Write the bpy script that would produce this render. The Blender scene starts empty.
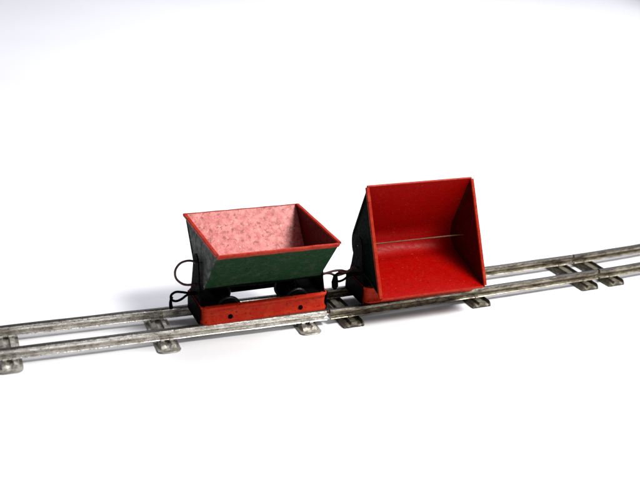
import bpy, bmesh, math, random
from mathutils import Vector, Matrix
random.seed(7)
S = 0.001                      # everything below is written in millimetres
C = bpy.context.scene.collection
scene = bpy.context.scene

# ------------------------------------------------------------------ camera
cam = bpy.data.cameras.new('camera')
camo = bpy.data.objects.new('camera', cam); C.objects.link(camo)
cam.sensor_width = 36; cam.lens = 55.45; cam.clip_start = 0.01; cam.clip_end = 50
r = Vector((0.92420835, -0.37857127, 0.05022663))
u = Vector((0.0959489, 0.35749156, 0.92897448))
f = Vector((0.36963864, 0.85374679, -0.36672019))
M = Matrix((r, u, -f)).transposed().to_4x4()
M.translation = Vector((-210.265, -590.114, 300.764)) * S
camo.matrix_world = M
scene.camera = camo
cam.dof.use_dof = True; cam.dof.focus_distance = 0.70; cam.dof.aperture_fstop = 9

# ------------------------------------------------------------------ light
w = bpy.data.worlds.new('World'); scene.world = w; w.use_nodes = True
bg = w.node_tree.nodes['Background']
bg.inputs[0].default_value = (0.86, 0.88, 1.0, 1); bg.inputs[1].default_value = 0.13

def area(name, loc, target, size, power, color=(1, 1, 1), shape='SQUARE', size_y=None):
    l = bpy.data.lights.new(name, 'AREA'); l.energy = power; l.size = size; l.color = color
    if size_y: l.shape = 'RECTANGLE'; l.size_y = size_y
    o = bpy.data.objects.new(name, l); C.objects.link(o)
    o.location = Vector(loc) * S
    d = (Vector(target) - Vector(loc))
    o.rotation_euler = d.to_track_quat('-Z', 'Y').to_euler()
    return o
area('key_softbox', (520, -380, 880), (60, 0, 0), 0.36, 16.6, (1, 0.985, 0.96))
area('overhead_softbox', (1050, 330, 1400), (520, 420, 0), 0.9, 17.5, (0.95, 0.955, 1.0))
area('background_fill', (820, 1250, 1700), (640, 1300, 0), 1.1, 31, (0.94, 0.945, 1.0))  # added lamp that brightens the far paper
area('front_fill', (330, -880, 560), (60, 0, 0), 0.20, 1.7, (1, 0.99, 0.97))  # added fill lamp for a highlight along the rails

vs = scene.view_settings
vs.view_transform = 'Standard'; vs.look = 'None'; vs.exposure = 0; vs.gamma = 1; vs.use_curve_mapping = False

# ------------------------------------------------------------------ materials
class N:
    def __init__(s, name):
        s.m = bpy.data.materials.new(name); s.m.use_nodes = True
        s.t = s.m.node_tree; s.b = s.t.nodes['Principled BSDF']
        s.tc = s.t.nodes.new('ShaderNodeTexCoord')
        s.mp = s.t.nodes.new('ShaderNodeMapping'); s.mp.inputs['Scale'].default_value = (1000, 1000, 1000)
        s.t.links.new(s.tc.outputs['Object'], s.mp.inputs[0])
    def link(s, a, b): s.t.links.new(a, b)
    def noise(s, scale, detail=6, rough=0.6, stretch=None, off=0):
        n = s.t.nodes.new('ShaderNodeTexNoise')
        n.inputs['Scale'].default_value = scale; n.inputs['Detail'].default_value = detail
        n.inputs['Roughness'].default_value = rough
        v = s.mp.outputs[0]
        q = s.t.nodes.new('ShaderNodeMapping')
        q.inputs['Scale'].default_value = stretch or (1, 1, 1); q.inputs['Location'].default_value = (off, off * 1.7, off * .3)
        s.link(v, q.inputs[0]); s.link(q.outputs[0], n.inputs['Vector'])
        return n.outputs['Fac']
    def ramp(s, fac, stops):
        n = s.t.nodes.new('ShaderNodeValToRGB'); s.link(fac, n.inputs[0])
        e = n.color_ramp.elements
        while len(e) < len(stops): e.new(0.5)
        for k, (p, c) in enumerate(stops):
            e[k].position = p
            e[k].color = (c, c, c, 1) if isinstance(c, (int, float)) else (*c, 1)
        return n.outputs[0]
    def mix(s, fac, a, b, mode='MIX'):
        n = s.t.nodes.new('ShaderNodeMix'); n.data_type = 'RGBA'; n.blend_type = mode
        for sock, v in ((n.inputs[0], fac), (n.inputs[6], a), (n.inputs[7], b)):
            if isinstance(v, (int, float)): sock.default_value = v
            elif isinstance(v, tuple): sock.default_value = (*v, 1)
            else: s.link(v, sock)
        return n.outputs[2]
    def bump(s, fac, strength, dist):
        n = s.t.nodes.new('ShaderNodeBump'); n.inputs['Strength'].default_value = strength
        n.inputs['Distance'].default_value = dist * S
        s.link(fac, n.inputs['Height']); s.link(n.outputs[0], s.b.inputs['Normal'])
    def done(s, color, rough=0.4, metal=0.0, spec=0.5):
        for k, v in (('Base Color', color), ('Roughness', rough), ('Metallic', metal), ('Specular IOR Level', spec)):
            i = s.b.inputs[k]
            if isinstance(v, tuple): i.default_value = (*v, 1)
            elif isinstance(v, (int, float)): i.default_value = v
            else: s.link(v, i)
        return s.m

def paint(name, base, worn, dark, lo=0.55, hi=0.72, rough=0.42, spec=0.4, grain=0.35, fleck=None):
    n = N(name)
    a = n.ramp(n.noise(0.18, 8, 0.7), [(lo, 0.0), (hi, 1.0)])
    b = n.ramp(n.noise(0.55, 5, 0.7, off=31), [(0.57, 0.0), (0.66, 1.0)])
    g = n.ramp(n.noise(2.2, 3, 0.7, off=9), [(0.3, 1 - grain), (0.7, 1 + 0.0)])
    c = n.mix(a, base, worn); c = n.mix(b, c, dark); c = n.mix(1.0, c, g, 'MULTIPLY')
    if fleck:
        k = n.ramp(n.noise(1.1, 3, 0.6, (1, .5, .5), 77), [(0.70, 0.0), (0.74, 1.0)])
        c = n.mix(k, c, fleck)
        k = n.ramp(n.noise(1.0, 2, 0.5, (.25, 2.2, 2.2), 47), [(0.74, 0.0), (0.77, 1.0)])
        c = n.mix(k, c, fleck)
    n.bump(n.noise(0.9, 6, 0.65, off=3), 0.35, 0.25)
    rg = n.ramp(n.noise(0.4, 5, 0.6, off=17), [(0.3, rough - .08), (0.7, rough + .2)])
    return n.done(c, rg, 0, spec)

RED = paint('red_enamel', (0.42, 0.0012, 0.0004), (0.40, 0.005, 0.002), (0.27, 0.001, 0.001), 0.45, 0.75, 0.33, 0.06, 0.68, (0.45, 0.10, 0.03))
FRAME = paint('orange_red_enamel', (0.46, 0.016, 0.004), (0.52, 0.05, 0.012), (0.10, 0.004, 0.003), 0.45, 0.75, 0.4, 0.08, 0.45, (0.05, 0.02, 0.015))
RIM = paint('rim_enamel', (0.39, 0.015, 0.005), (0.46, 0.05, 0.015), (0.16, 0.006, 0.004), 0.42, 0.7, 0.4, 0.08, 0.45, (0.06, 0.03, 0.02))
GREEN = paint('green_enamel', (0.010, 0.040, 0.014), (0.040, 0.060, 0.036), (0.003, 0.012, 0.004), 0.47, 0.70, 0.55, 0.03, 0.5, (0.12, 0.13, 0.10))
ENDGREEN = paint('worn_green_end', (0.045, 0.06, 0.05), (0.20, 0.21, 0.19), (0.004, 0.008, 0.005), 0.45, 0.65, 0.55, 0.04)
ENDDARK = paint('shaded_green_end', (0.003, 0.008, 0.004), (0.02, 0.03, 0.03), (0.002, 0.003, 0.002), 0.6, 0.8, 0.6, 0.015)  # green darkened to paint in shade on the left-facing end
BLACK = paint('black_paint', (0.003, 0.003, 0.003), (0.006, 0.005, 0.005), (0.002, 0.002, 0.002), 0.5, 0.8, 0.6, 0.01)

def pink():
    n = N('faded_pink_interior')
    a = n.ramp(n.noise(0.22, 9, 0.74), [(0.36, 0.0), (0.62, 1.0)])
    c = n.mix(a, (0.38, 0.060, 0.054), (0.64, 0.22, 0.20))
    sp = n.ramp(n.noise(0.28, 7, 0.72, off=50), [(0.53, 0.0), (0.62, 1.0)])
    c = n.mix(sp, c, (0.22, 0.035, 0.028))
    sp = n.ramp(n.noise(0.7, 4, 0.7, off=70), [(0.60, 0.0), (0.68, 1.0)])
    c = n.mix(sp, c, (0.30, 0.07, 0.06))
    wh = n.ramp(n.noise(0.5, 4, 0.7, off=90), [(0.63, 0.0), (0.70, 1.0)])
    c = n.mix(wh, c, (0.80, 0.50, 0.44))
    n.bump(n.noise(1.1, 6, 0.7, off=3), 0.4, 0.25)
    return n.done(c, 0.5, 0, 0.4)
PINK = pink()
INNER_END = paint('shaded_red_enamel', (0.075, 0.001, 0.0007), (0.12, 0.002, 0.001), (0.012, 0.001, 0.001), 0.45, 0.75, 0.45, 0.08, 0.5)  # interior red darkened to paint in the shade on the end walls

def tin(name, light, dark, rust, lo, hi, rough=0.34, metal=0.85, dark_top=None):
    n = N(name)
    a = n.ramp(n.noise(0.35, 8, 0.75, (0.35, 1, 1)), [(lo, 0.0), (hi, 1.0)])
    c = n.mix(a, light, dark)
    b = n.ramp(n.noise(0.9, 5, 0.75, (0.6, 1, 1), 21), [(0.56, 0.0), (0.68, 1.0)])
    c = n.mix(b, c, rust)
    if dark_top:      # darker and less metallic along the top of the rail head
        sx = n.t.nodes.new('ShaderNodeSeparateXYZ'); n.link(n.mp.outputs[0], sx.inputs[0])
        ad = n.t.nodes.new('ShaderNodeMath'); ad.operation = 'MULTIPLY_ADD'
        n.link(n.noise(0.7, 5, 0.7, (.3, 1, 1), 41), ad.inputs[0]); ad.inputs[1].default_value = 1.3; n.link(sx.outputs['Z'], ad.inputs[2])
        mr = n.t.nodes.new('ShaderNodeMapRange'); n.link(ad.outputs[0], mr.inputs[0])
        mr.inputs[1].default_value = 10.45; mr.inputs[2].default_value = 11.0
        c = n.mix(mr.outputs[0], c, dark_top)
        mm = n.t.nodes.new('ShaderNodeMapRange'); n.link(mr.outputs[0], mm.inputs[0]); mm.inputs[3].default_value = metal; mm.inputs[4].default_value = 0.25
        metal = mm.outputs[0]
    n.bump(n.noise(0.8, 5, 0.7, off=5), 0.5, 0.3)
    rg = n.ramp(n.noise(0.5, 5, 0.7, off=11), [(0.3, rough - .08), (0.7, rough + .25)])
    return n.done(c, rg, metal, 0.5)
TIN_L = tin('tinplate_bright', (0.76, 0.74, 0.69), (0.34, 0.30, 0.25), (0.07, 0.05, 0.035), 0.44, 0.64, 0.24, 0.95, (0.022, 0.018, 0.014))
TIN_R = tin('tinplate_tarnished', (0.42, 0.38, 0.30), (0.10, 0.08, 0.055), (0.02, 0.014, 0.01), 0.38, 0.60, 0.30, 0.95, (0.010, 0.008, 0.006))
SLP_L = tin('sleeper_tin_bright', (0.50, 0.48, 0.43), (0.17, 0.155, 0.13), (0.06, 0.05, 0.04), 0.40, 0.60, 0.42)
SLP_R = tin('sleeper_tin_dark', (0.17, 0.155, 0.115), (0.05, 0.045, 0.03), (0.03, 0.022, 0.016), 0.38, 0.62, 0.48)
STEEL = tin('pin_steel', (0.4, 0.4, 0.4), (0.2, 0.2, 0.2), (0.08, 0.06, 0.05), 0.5, 0.75, 0.3, 0.95)
WHEEL = tin('dark_wheel_steel', (0.035, 0.035, 0.038), (0.012, 0.012, 0.012), (0.01, 0.008, 0.006), 0.45, 0.75, 0.22, 0.9)
RUST = tin('rusty_wire', (0.065, 0.018, 0.011), (0.03, 0.009, 0.006), (0.03, 0.012, 0.008), 0.4, 0.7, 0.5, 0.4)
BRASS = tin('tan_wire', (0.10, 0.045, 0.015), (0.05, 0.022, 0.008), (0.03, 0.015, 0.006), 0.45, 0.75, 0.45, 0.3)

def paper():
    n = N('white_paper')
    c = n.ramp(n.noise(0.004, 3, 0.5), [(0.3, (0.735, 0.735, 0.755)), (0.7, (0.76, 0.76, 0.775))])
    n.bump(n.noise(0.02, 3, 0.5), 0.05, 1.0)
    return n.done(c, 0.85, 0, 0.15)
PAPER = paper()

# ------------------------------------------------------------------ helpers
def mk(name, bm, mats, parent=None, smooth=True, loc=None):
    me = bpy.data.meshes.new(name)
    bmesh.ops.recalc_face_normals(bm, faces=bm.faces)
    for v in bm.verts: v.co *= S
    bm.to_mesh(me); bm.free()
    if not isinstance(mats, (list, tuple)): mats = [mats]
    for m in mats: me.materials.append(m)
    o = bpy.data.objects.new(name, me); C.objects.link(o)
    if smooth:
        for p in me.polygons: p.use_smooth = True
        try: me.set_sharp_from_angle(angle=math.radians(38))
        except Exception: pass
    if parent: o.parent = parent
    if loc: o.location = Vector(loc) * S
    return o
def empty(name, loc, label, cat, group=None, rz=0):
    o = bpy.data.objects.new(name, None); C.objects.link(o)
    o.empty_display_size = 0.01
    o.location = Vector(loc) * S; o.rotation_euler = (0, 0, rz)
    o['label'] = label; o['category'] = cat
    if group: o['group'] = group
    return o
def share(src, name, parent, loc=(0, 0, 0), rot=(0, 0, 0)):
    o = bpy.data.objects.new(name, src.data); C.objects.link(o)
    o.parent = parent; o.location = Vector(loc) * S; o.rotation_euler = rot
    return o
def box(bm, x0, x1, y0, y1, z0, z1, mi=0):
    v = [bm.verts.new((x, y, z)) for x in (x0, x1) for y in (y0, y1) for z in (z0, z1)]
    for q in ((0, 1, 3, 2), (4, 6, 7, 5), (0, 4, 5, 1), (2, 3, 7, 6), (0, 2, 6, 4), (1, 5, 7, 3)):
        fc = bm.faces.new([v[i] for i in q]); fc.material_index = mi
def bev(bm, w=0.25, seg=2):
    bmesh.ops.bevel(bm, geom=[e for e in bm.edges], offset=w, segments=seg, affect='EDGES', clamp_overlap=True)
def tube(bm, pts, rad, n=10, closed=False, flat=1.0):
    pts = [Vector(p) for p in pts]; L = len(pts); rings = []
    up = None
    for i, p in enumerate(pts):
        if closed: t = pts[(i + 1) % L] - pts[i - 1]
        else: t = pts[min(i + 1, L - 1)] - pts[max(i - 1, 0)]
        t.normalize()
        if up is None:
            up = Vector((0, 1, 0)) if abs(t.y) < .9 else Vector((0, 0, 1))
        a = (up - t * up.dot(t)).normalized(); b = t.cross(a); up = a
        rr = rad[i] if isinstance(rad, (list, tuple)) else rad
        rings.append([bm.verts.new(p + a * (math.cos(k * 2 * math.pi / n) * rr * flat) + b * (math.sin(k * 2 * math.pi / n) * rr)) for k in range(n)])
    m = L if closed else L - 1
    for i in range(m):
        A, B = rings[i], rings[(i + 1) % L]
        for k in range(n): bm.faces.new((A[k], A[(k + 1) % n], B[(k + 1) % n], B[k]))
    if not closed:
        bm.faces.new(rings[0][::-1]); bm.faces.new(rings[-1])
def lathe_y(bm, prof, cx, cz, n=40, closed=True):
    """prof: list of (y, radius); axis along y through (cx, cz)"""
    rings = [[bm.verts.new((cx + rr * math.cos(k * 2 * math.pi / n), y, cz + rr * math.sin(k * 2 * math.pi / n))) for k in range(n)] for y, rr in prof]
    L = len(prof)
    for i in range(L if closed else L - 1):
        A, B = rings[i], rings[(i + 1) % L]
        for k in range(n): bm.faces.new((A[k], A[(k + 1) % n], B[(k + 1) % n], B[k]))
def smoothpath(pts, sub=6, closed=False):
    out = []; P = [Vector(p) for p in pts]; L = len(P)
    rng = range(L if closed else L - 1)
    for i in rng:
        if closed: a, b, c, d = P[i - 1], P[i], P[(i + 1) % L], P[(i + 2) % L]
        else: a, b, c, d = P[max(i - 1, 0)], P[i], P[i + 1], P[min(i + 2, L - 1)]
        for k in range(sub):
            t = k / sub
            out.append(0.5 * ((2 * b) + (c - a) * t + (2 * a - 5 * b + 4 * c - d) * t * t + (3 * b - a - 3 * c + d) * t ** 3))
    if not closed: out.append(P[-1])
    return out

GZ = -9.0                       # paper level; z = 0 is the centre of the rail heads
# ------------------------------------------------------------------ backdrop
CREASES = [((-90, 530), (-20, 620), 2.2, 34), ((-20, 620), (60, 780), 2.2, 40), ((-118, 425), (80, 440), 1.8, 30)]
def sag(x, y):
    """the far right corner of the sheet curls down and away"""
    v = Matrix.Rotation(-0.40, 3, 'Z') @ Vector((x, y, 0)); z = 0
    for a, b, h, wd in CREASES:
        a, b = Vector((*a, 0)), Vector((*b, 0)); ab = b - a
        t = (v - a).dot(ab) / ab.length_squared
        e = max(0, -t, t - 1) * ab.length
        q = (v - a - ab * t).length
        z += h * math.exp(-(q / wd) ** 2 - (e / 60) ** 2)
    d = (v.x - 1405) * .888 - (v.y - 1452) * .46
    return z - 0.0011 * max(d, 0) ** 2
def backdrop():
    bm = bmesh.new()
    ys = [-900 + 25 * k for k in range(129)]
    xs = [-1300 + i * 25 for i in range(129)]
    rows = [[bm.verts.new((x, y, GZ + sag(x, y))) for x in xs] for y in ys]
    for i in range(len(rows) - 1):
        for j in range(len(xs) - 1):
            bm.faces.new((rows[i][j], rows[i][j + 1], rows[i + 1][j + 1], rows[i + 1][j]))
    # turn so that the sweep rises straight away from the viewer
    bmesh.ops.rotate(bm, verts=bm.verts, cent=(0, 0, 0), matrix=Matrix.Rotation(-0.40, 3, 'Z'))
    o = mk('ground', bm, PAPER); o['kind'] = 'structure'
    return o
backdrop()

# ------------------------------------------------------------------ track
def sleeper_mesh(kind):
    bm = bmesh.new()
    HW, HL = 8.0, (30.5 if kind == 0 else 28.5)
    if kind == 0:   # pressed sleeper, flat rounded flange round a raised ribbed field
        us = [-1, -.97, -.74, -.62, -.30, -.18, 0, .18, .30, .62, .74, .97, 1]
        hs = [-.35, .12, .15, 1.7, 2.0, 1.2, 1.0, 1.2, 2.0, 1.7, .15, .12, -.35]
    else:           # channel sleeper with sharp upturned ridges
        us = [-1, -.95, -.80, -.72, -.40, -.28, 0, .28, .40, .72, .80, .95, 1]
        hs = [-.2, 1.4, 2.6, 1.0, .8, 2.1, 2.2, 2.1, .8, 1.0, 2.6, 1.4, -.2]
    ys = [-HL, -HL + .5, -HL + 1.4, -HL + 2.6, -HL + 4.5, -HL + 5.8, -HL + 8, -19, -16, -13, -8, -3, 3, 8, 13, 16, 19, HL - 8, HL - 5.8, HL - 4.5, HL - 2.6, HL - 1.4, HL - .5, HL]
    rr = 4.2 if kind == 0 else 1.2
    top, bot = [], []
    for y in ys:
        d = HL - abs(y)
        hw = HW if d > rr else HW - rr + math.sqrt(max(rr * rr - (rr - d) ** 2, 0))
        if kind == 0: k = min(max((d - 4.2) / 1.8, 0), 1); e = 0.15 if d > .4 else -.3
        else: k = min(d / 1.2, 1) * .8 + .2; e = 0.1
        rt, rb = [], []
        for uu, h in zip(us, hs):
            z = GZ + .75 + (h * 1.45 * k + e * (1 - k))
            if d < 0.1: z = GZ + .35 if kind == 0 else z
            rt.append(bm.verts.new((uu * hw, y, z))); rb.append(bm.verts.new((uu * hw * .985, y * .995, max(z - .4, GZ + .02))))
        top.append(rt); bot.append(rb)
    n = len(us)
    for i in range(len(ys) - 1):
        for j in range(n - 1):
            bm.faces.new((top[i][j], top[i][j + 1], top[i + 1][j + 1], top[i + 1][j]))
            bm.faces.new((bot[i][j], bot[i + 1][j], bot[i + 1][j + 1], bot[i][j + 1]))
        bm.faces.new((top[i][0], top[i + 1][0], bot[i + 1][0], bot[i][0]))
        bm.faces.new((top[i][-1], bot[i][-1], bot[i + 1][-1], top[i + 1][-1]))
    for i in (0, -1):
        for j in range(n - 1): bm.faces.new((top[i][j], bot[i][j], bot[i][j + 1], top[i][j + 1]))
    return bm

def rail_profile():
    p = []
    R = 2.3
    for k in range(15):          # round rolled head, open below
        a = math.radians(-62 + k * (304 / 14))
        p.append((R * math.cos(a), -.3 + R * math.sin(a)))
    # web and rolled foot
    p += [(-.6, -2.75), (-.5, -3.3), (-1.0, -3.8), (-2.7, -4.1), (-3.3, -4.35), (-3.5, -4.7), (-3.2, -5.05),
          (3.2, -5.05), (3.5, -4.7), (3.3, -4.35), (2.7, -4.1), (1.0, -3.8), (.5, -3.3), (.6, -2.75)]
    return p
def sweep_rail(bm, path, off):
    prof = rail_profile(); rings = []
    for i, p in enumerate(path):
        t = Vector(path[min(i + 1, len(path) - 1)]) - Vector(path[max(i - 1, 0)]); t.normalize()
        nrm = Vector((-t.y, t.x, 0))
        jx = 1 + 0.03 * math.sin(i * 2.3 + off)
        rings.append([bm.verts.new(Vector(p) + nrm * (off + a * jx) + Vector((0, 0, b + 0.08 * math.sin(i * 1.1 + off)))) for a, b in prof])
    n = len(prof)
    for i in range(len(rings) - 1):
        for k in range(n): bm.faces.new((rings[i][k], rings[i][(k + 1) % n], rings[i + 1][(k + 1) % n], rings[i + 1][k]))
    bm.faces.new(rings[0][::-1]); bm.faces.new(rings[-1])

slp = [None, None]; clip = [None, None]
def clip_mesh():
    bm = bmesh.new()
    # tab pushed up through the sleeper and folded over the rail foot
    pr = [(4.4, -6.0), (4.2, -4.6), (3.4, -3.9), (1.9, -3.7), (1.9, -3.95), (3.3, -4.25), (3.75, -4.7), (3.7, -6.0)]
    A = [bm.verts.new((-1.3, a, b)) for a, b in pr]; B = [bm.verts.new((1.3, a, b)) for a, b in pr]
    n = len(pr)
    for k in range(n): bm.faces.new((A[k], A[(k + 1) % n], B[(k + 1) % n], B[k]))
    bm.faces.new(A[::-1]); bm.faces.new(B)
    return bm
def track(path, sleepers, label, rmat, smat, kind, curve=False):
    a, b = Vector(path[0]), Vector(path[-1])
    org = Vector(((a.x + b.x) / 2, (a.y + b.y) / 2, GZ))
    root = empty('track_section', org, label, 'toy track', 'tinplate track sections laid end to end')
    P = [Vector(p) for p in path]
    dense = []
    for i in range(len(P) - 1):
        m = max(2, int((P[i + 1] - P[i]).length / 9))
        for k in range(m): dense.append(P[i].lerp(P[i + 1], k / m))
    dense.append(P[-1])
    for off in (-16, 16):
        bm = bmesh.new(); sweep_rail(bm, [p - org for p in dense], off)
        mk('rail', bm, rmat, root)
        # joining pin poking out of the rail end
        t = (P[1] - P[0]).normalized(); nn = Vector((-t.y, t.x, 0))
        bm = bmesh.new(); q = P[0] - org + nn * off
        tube(bm, [q - t * 4.5, q - t * 4, q + t * 1], [0.6, 1.1, 1.1], 10)
        mk('rail_pin', bm, RUST, root)
    for sx in sleepers:
        # point and direction on the path at this x
        for i in range(len(P) - 1):
            if P[i].x <= sx <= P[i + 1].x or i == len(P) - 2:
                tt = (sx - P[i].x) / (P[i + 1].x - P[i].x); q = P[i].lerp(P[i + 1], tt); d = P[i + 1] - P[i]
                if sx <= P[i + 1].x: break
        rz = math.atan2(d.y, d.x) + random.uniform(-.02, .02)
        loc = (q - org); loc.z = 0 - GZ
        key = (kind, smat.name)
        if not slp[kind]:
            slp[kind] = mk('sleeper', sleeper_mesh(kind), smat, root, loc=loc); s = slp[kind]
        else:
            s = share(slp[kind], 'sleeper', root, loc)
        s.rotation_euler = (0, 0, rz)
        for off in (-16, 16):
            for sd in (-1, 1):
                for dx in (-3.0, 3.0) if kind == 0 else (0,):
                    if not clip[kind]:
                        c = clip[kind] = mk('rail_clip', clip_mesh(), smat, s, loc=(dx, off, 0))
                    else: c = share(clip[kind], 'rail_clip', s, (dx, off, 0))
                    if sd < 0: c.rotation_euler = (0, 0, math.pi)
    return root
track([(-184, 3.0, 0), (-60, 0.2, 0), (45, -2.2, 0)], (-168.5, -68.5, 30),
      'bright silvery tinplate track section running out of the left edge of the picture', TIN_L, SLP_L, 0)
track([(47, -2.3, 0), (120, -0.4, 0), (200, 1.8, 0), (281, 4.6, 0)], (62, 167, 267.5),
      'tarnished tinplate track section under the right tipped wagon', TIN_R, SLP_R, 1)
track([(283, 4.7, 0), (310, 6.0, 0), (345, 8.6, 0), (380, 12.2, 0), (420, 17.5, 0), (460, 24, 0), (500, 32, 0)], (293.5, 395, 488),
      'dark tarnished curved track section leaving through the right edge of the picture', TIN_R, SLP_R, 1)

# ------------------------------------------------------------------ wagons
W2, TX, RIMZ, DEPTH, BE = 39.7, 41.0, 20.9, 40.0, 0.882
def trough_profile(thick=0.0):
    """(y, z) round the V from front rim to back rim, z local to the pivot"""
    r = 14.7 + thick
    sharp = RIMZ - W2 * math.tan(BE)               # apex of the sharp V
    cz = sharp + 14.7 / math.cos(BE)               # arc centre
    pts = []
    # straight front panel from the rim to the tangent point
    off = Vector((-math.sin(BE), -math.cos(BE))) * thick
    ty, tz = -14.7 * math.sin(BE), cz - 14.7 * math.cos(BE)
    for k in range(9):
        t = k / 8; pts.append((-W2 + (ty + W2) * t + off.x, RIMZ + (tz - RIMZ) * t + off.y))
    for k in range(1, 14):
        a = -BE + 2 * BE * k / 14; pts.append((r * math.sin(a), cz - r * math.cos(a)))
    for k in range(9):
        t = 1 - k / 8; pts.append((W2 - (W2 + ty) * t - off.x, RIMZ + (tz - RIMZ) * t + off.y))
    return pts

def make_tub(parent, tilt, inner, outer, endmat, inner_end):
    # the tub is a part of the wagon: one bent sheet, with end panels, rims and the pivot rod below it
    bm = bmesh.new()
    pin, pout = trough_profile(0), trough_profile(0.6)
    XL = TX + 0.6
    xs = [-XL + 2 * XL * i / 10 for i in range(11)]
    random.seed(3 if tilt else 5)
    def ring(pr, sgn):
        out = []
        for x in xs:
            row = []
            for i, (y, z) in enumerate(pr):
                # faint dents of old tinplate
                dn = 0.55 * math.sin(x * .09 + i * .35 + tilt * 5) * math.sin(math.pi * i / (len(pr) - 1)) * math.cos(x / XL * math.pi / 2)
                row.append(bm.verts.new((x, y, z + dn)))
            out.append(row)
        return out
    A, B = ring(pin, 1), ring(pout, -1)
    n = len(pin)
    for i in range(len(xs) - 1):
        for j in range(n - 1):
            f1 = bm.faces.new((A[i][j], A[i][j + 1], A[i + 1][j + 1], A[i + 1][j])); f1.material_index = 0
            f2 = bm.faces.new((B[i][j], B[i + 1][j], B[i + 1][j + 1], B[i][j + 1])); f2.material_index = 3 if 8 <= j <= 21 else 1
        for j in (0, n - 1):
            f3 = bm.faces.new((A[i][j], A[i + 1][j], B[i + 1][j], B[i][j])); f3.material_index = 2
    for i in (0, len(xs) - 1):
        for j in range(n - 1):
            f4 = bm.faces.new((A[i][j], B[i][j], B[i][j + 1], A[i][j + 1])); f4.material_index = 1
    tub = mk('tub', bm, [inner, outer, RIM, BLACK], parent, loc=(0, 0, 39.83))
    tub.rotation_euler = (tilt, 0, 0)
    # long rims, front and back: folded hems
    for sgn in (-1, 1):
        bm = bmesh.new()
        d = Vector((0, -sgn * math.cos(BE), -math.sin(BE)))      # down the panel
        o = Vector((0, sgn * math.sin(BE), -math.cos(BE)))       # outward
        c0 = Vector((0, sgn * W2, RIMZ + .12))
        hw = 3.4 if sgn < 0 else 2.2
        pr = [c0 - o * .15, c0 + o * .5 - d * .25, c0 + o * 1.25, c0 + o * 1.35 + d * 1.0, c0 + o * 1.2 + d * hw, c0 + o * .65 + d * (hw + .2), c0 + o * .62 + d * .6, c0 + d * .5 - o * .15]
        N_ = 14; rows = []
        for i in range(N_ + 1):
            x = -XL - .3 + (2 * XL + .6) * i / N_
            wv = .1 * math.sin(i * 1.9 + sgn)
            rows.append([bm.verts.new(p + Vector((x, 0, wv))) for p in pr])
        for i in range(N_):
            for k in range(8): bm.faces.new((rows[i][k], rows[i][(k + 1) % 8], rows[i + 1][(k + 1) % 8], rows[i + 1][k]))
        bm.faces.new(rows[0][::-1]); bm.faces.new(rows[-1])
        mk('long_rim', bm, RIM, tub)
    # end panels with an out-turned lip along the top
    for sgn in (-1, 1):
        bm = bmesh.new()
        x0, x1 = sgn * TX, sgn * (TX + .55)
        V0 = [bm.verts.new((x0, y, z)) for y, z in pin]; V1 = [bm.verts.new((x1, y, z)) for y, z in pin]
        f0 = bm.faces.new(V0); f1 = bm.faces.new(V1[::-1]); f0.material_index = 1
        for k in range(n): bm.faces.new((V0[k], V0[(k + 1) % n], V1[(k + 1) % n], V1[k]))
        bmesh.ops.triangulate(bm, faces=[f0, f1])
        # pressed stiffening fold along the sloping edges, outside
        for s2 in (-1, 1):
            a = Vector((sgn * (TX + .55), s2 * (W2 - 4.5), RIMZ - 3.2)); b = Vector((sgn * (TX + .55), s2 * 9.5, RIMZ - 3.2 - (W2 - 14) * math.tan(BE)))
            tube(bm, [a, b], .7, 8)
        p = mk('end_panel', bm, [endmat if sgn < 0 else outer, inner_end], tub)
        bm = bmesh.new()
        ys = [-W2 + .6 + (2 * W2 - 1.2) * i / 10 for i in range(11)]
        prf = [(TX - .05, RIMZ - .6), (TX - .1, RIMZ + .45), (TX + .3, RIMZ + .75), (TX + 2.1, RIMZ + .6), (TX + 2.4, RIMZ + .1), (TX + 2.3, RIMZ - 1.2), (TX + 2.0, RIMZ - 1.2), (TX + 1.9, RIMZ - .05), (TX + .7, RIMZ + .1), (TX + .62, RIMZ - .6)]
        rows = [[bm.verts.new((sgn * a, y, b + .1 * math.sin(i * 1.7))) for a, b in prf] for i, y in enumerate(ys)]
        m = len(prf)
        for i in range(len(ys) - 1):
            for k in range(m): bm.faces.new((rows[i][k], rows[i][(k + 1) % m], rows[i + 1][(k + 1) % m], rows[i + 1][k]))
        bm.faces.new(rows[0][::-1]); bm.faces.new(rows[-1])
        mk('end_rim', bm, RIM, tub)
    bm = bmesh.new(); tube(bm, [(-45.6, 0, 0), (-20, 0, .1), (20, 0, -.1), (45.6, 0, 0)], .5, 10)
    mk('pivot_rod', bm, BRASS, tub)
    return tub

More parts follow.
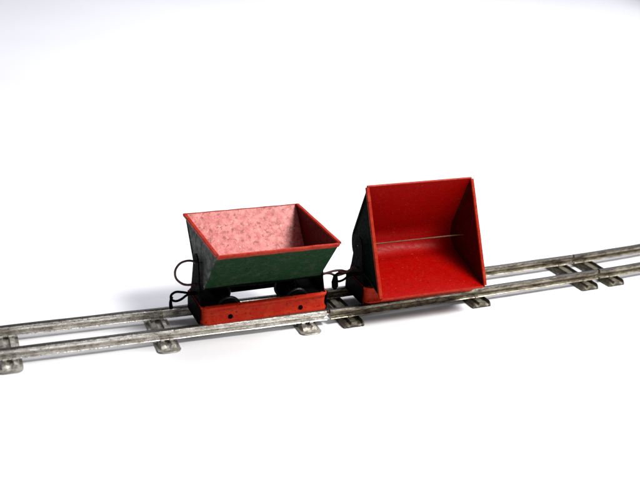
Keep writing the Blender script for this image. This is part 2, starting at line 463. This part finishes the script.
def rr_path(hx, hy, r, n=8):
    out = []
    for cx, cy, a0 in ((hx - r, hy - r, 0), (-hx + r, hy - r, 90), (-hx + r, -hy + r, 180), (hx - r, -hy + r, 270)):
        for k in range(n + 1):
            a = math.radians(a0 + 90 * k / n); out.append((cx, cy, math.cos(a), math.sin(a), r))
    return out
def make_frame(parent):
    bm = bmesh.new()
    corners = rr_path(44.8, 17.2, 4.5)
    # densify the straights
    pts = []
    for i, c in enumerate(corners):
        pts.append(c)
        nx = corners[(i + 1) % len(corners)]
        if abs(nx[2] - c[2]) < 1e-6 and abs(nx[3] - c[3]) < 1e-6:
            for k in range(1, 12):
                t = k / 12; pts.append((c[0] + (nx[0] - c[0]) * t, c[1] + (nx[1] - c[1]) * t, c[2], c[3], c[4]))
    # pressed skirt, outside then inside: (offset outwards, z)
    prof = [(-2.6, 13.4), (-2.6, 14.0), (.4, 14.15), (1.2, 13.9), (1.3, 13.2), (1.0, 12.4), (.1, 11.5), (-.1, 7.0), (.1, 4.6), (.9, 3.6), (1.2, 2.6), (1.0, 1.4), (.1, .9), (-.5, 1.0), (-.6, 4.2), (-.7, 7.0), (-.6, 12.0), (-.7, 13.4)]
    rings = []
    for cx, cy, a, b, r in pts:
        rings.append([bm.verts.new((cx + a * (r + o), cy + b * (r + o), z)) for o, z in prof])
    n, m = len(rings), len(prof)
    for i in range(n):
        A, B = rings[i], rings[(i + 1) % n]
        mx = (A[0].co.x + B[0].co.x) / 2; my = A[0].co.y
        cut = my > 10 and abs(mx) < 33
        for k in range(m):
            k2 = (k + 1) % m
            if cut and 7 <= k <= 14: continue
            fc = bm.faces.new((A[k], A[k2], B[k2], B[k])); fc.material_index = 1 if (k >= 12 or (abs(mx) > 41 and abs(my) < 14 and k <= 1)) else 0  # end lips and inside blacked to stand in for shade
    fr = mk('chassis_frame', bm, [FRAME, BLACK], parent)
    for x in (-25.4, 25.4):
        b2 = bmesh.new(); lathe_y(b2, [(-17.0, 1.7), (-17.7, 1.6), (-18.1, 1.2), (-18.3, .5), (-18.3, .01)], x, 5.6, 16, False)
        mk('rivet', b2, BLACK, fr)
    return fr

def wheelset(parent, x):
    bm = bmesh.new(); tube(bm, [(x, -16.4, 9.5), (x, 16.4, 9.5)], 1.2, 12)
    ax = mk('axle', bm, BLACK, parent)
    for sg in (-1, 1):
        bm = bmesh.new()
        prof = [(11.2, 1.3), (11.0, 3.2), (12.0, 3.6), (12.1, 6.6), (11.3, 7.2), (11.0, 8.4), (11.5, 8.8), (12.1, 8.5), (12.6, 7.6), (15.2, 7.35), (15.4, 7.0), (15.2, 6.6), (13.2, 6.4), (13.0, 3.4), (14.2, 3.0), (14.4, 1.3)]
        lathe_y(bm, [(sg * a, b) for a, b in prof], x, 9.5, 48)
        for fc in bm.faces:
            c = fc.calc_center_median(); rr = math.hypot(c.x - x, c.z - 9.5); fc.material_index = 0 if rr > 7.3 else 1
        mk('wheel', bm, [WHEEL, BLACK], parent)

def end_bracket_and_shade_plate(parent, sg):
    bm = bmesh.new()
    pr = [(-13, 12.2), (-9.2, 22), (-7.6, 33), (-5.6, 42), (-3.4, 45.6), (0, 46.8), (3.4, 45.6), (5.6, 42), (7.6, 33), (10, 22), (14, 12.2)]
    a, b = sg * 44.05, sg * 45.0
    V0 = [bm.verts.new((a, y, z)) for y, z in pr]; V1 = [bm.verts.new((b, y, z)) for y, z in pr]
    n = len(pr)
    bm.faces.new(V0); bm.faces.new(V1[::-1])
    for k in range(n): bm.faces.new((V0[k], V0[(k + 1) % n], V1[(k + 1) % n], V1[k]))
    box(bm, sg * 32.0, sg * 44.2, -14.3, 14.3, 12.3, 13.1)
    box(bm, sg * 43.6, sg * 44.05, -14.0, 14.0, 3.0, 12.3)
    box(bm, sg * 45.75, sg * 46.5, -14.5, 14.5, 0.6, 13.8)  # plate added over the frame end, its black standing in for shade
    mk('end_bracket_and_shade_plate', bm, BLACK, parent, smooth=False)

def wagon(x, label, tilt, inner, outer, endmat, inner_end, left_ring, right_link):
    root = empty('tipper_wagon', (x, -0.0, 2.15), label, 'toy wagon', 'tin toy tipper wagons coupled on the track')
    sub = bpy.data.objects  # children are written in track coordinates, then shifted down to the root's height
    kids0 = set(bpy.data.objects)
    make_frame(root); wheelset(root, -25); wheelset(root, 24.6)
    end_bracket_and_shade_plate(root, -1); end_bracket_and_shade_plate(root, 1)
    make_tub(root, tilt, inner, outer, endmat, inner_end)
    # black drop hook on the left end
    bm = bmesh.new()
    tube(bm, smoothpath([(-44, 0, 18.6), (-50, 0, 18.6), (-54, 0, 19.6), (-58.5, 0, 20.3), (-61.6, 0, 18.6), (-61.8, 0, 15.5), (-59, 0, 13.6), (-55, 0, 14.4), (-50, 0, 17.4), (-44, 0, 17.0)], 5), .85, 10)
    tube(bm, smoothpath([(-61.4, 0, 17), (-62.2, 0, 13), (-61.8, 0, 8.2)], 4), [1.0, 1.0, 1, 1, 1.1, 1.2, 1.3, 1.3, 1.0], 10)
    if left_ring is False:
        tube(bm, [(-61.6, 0, 19), (-61.8, 0, 14), (-61.4, 0, 9.5), (-61.2, 0, 7.4)], [1.6, 2.6, 2.5, .8], 12, flat=.45)
    mk('coupling_hook', bm, BLACK, root)
    if left_ring:
        bm = bmesh.new()
        tube(bm, smoothpath([(-44.5, .5, 40.6), (-50, .5, 42), (-55.5, .5, 40.6), (-58.8, .5, 35.8), (-58.2, .5, 30), (-54, .5, 25.6), (-49.5, .5, 24.2), (-44.5, .5, 24.4)], 6), .8, 10)
        mk('wire_ring', bm, RUST, root)
    if right_link:
        bm = bmesh.new()
        tube(bm, smoothpath([(44.5, -1, 20.5), (50, -2.2, 22.2), (56, -2.4, 23.4), (62, -1.2, 22.6), (66.5, .8, 20.5), (69.5, 2.2, 19.6), (66, 3, 17.8), (60, 2.4, 17.4), (55, 2, 19.6), (50, 1.6, 20.4), (44.5, 1.4, 19.6)], 6), .85, 10)
        tube(bm, smoothpath([(60, -1.4, 22.6), (64, -.6, 20.6), (68, 0, 20.6), (72, .4, 22.8), (75.6, .4, 22)], 5), .85, 10)
        mk('coupling_link', bm, RUST, root)
    for c in root.children:
        c.location.z -= 2.15 * S
    return root
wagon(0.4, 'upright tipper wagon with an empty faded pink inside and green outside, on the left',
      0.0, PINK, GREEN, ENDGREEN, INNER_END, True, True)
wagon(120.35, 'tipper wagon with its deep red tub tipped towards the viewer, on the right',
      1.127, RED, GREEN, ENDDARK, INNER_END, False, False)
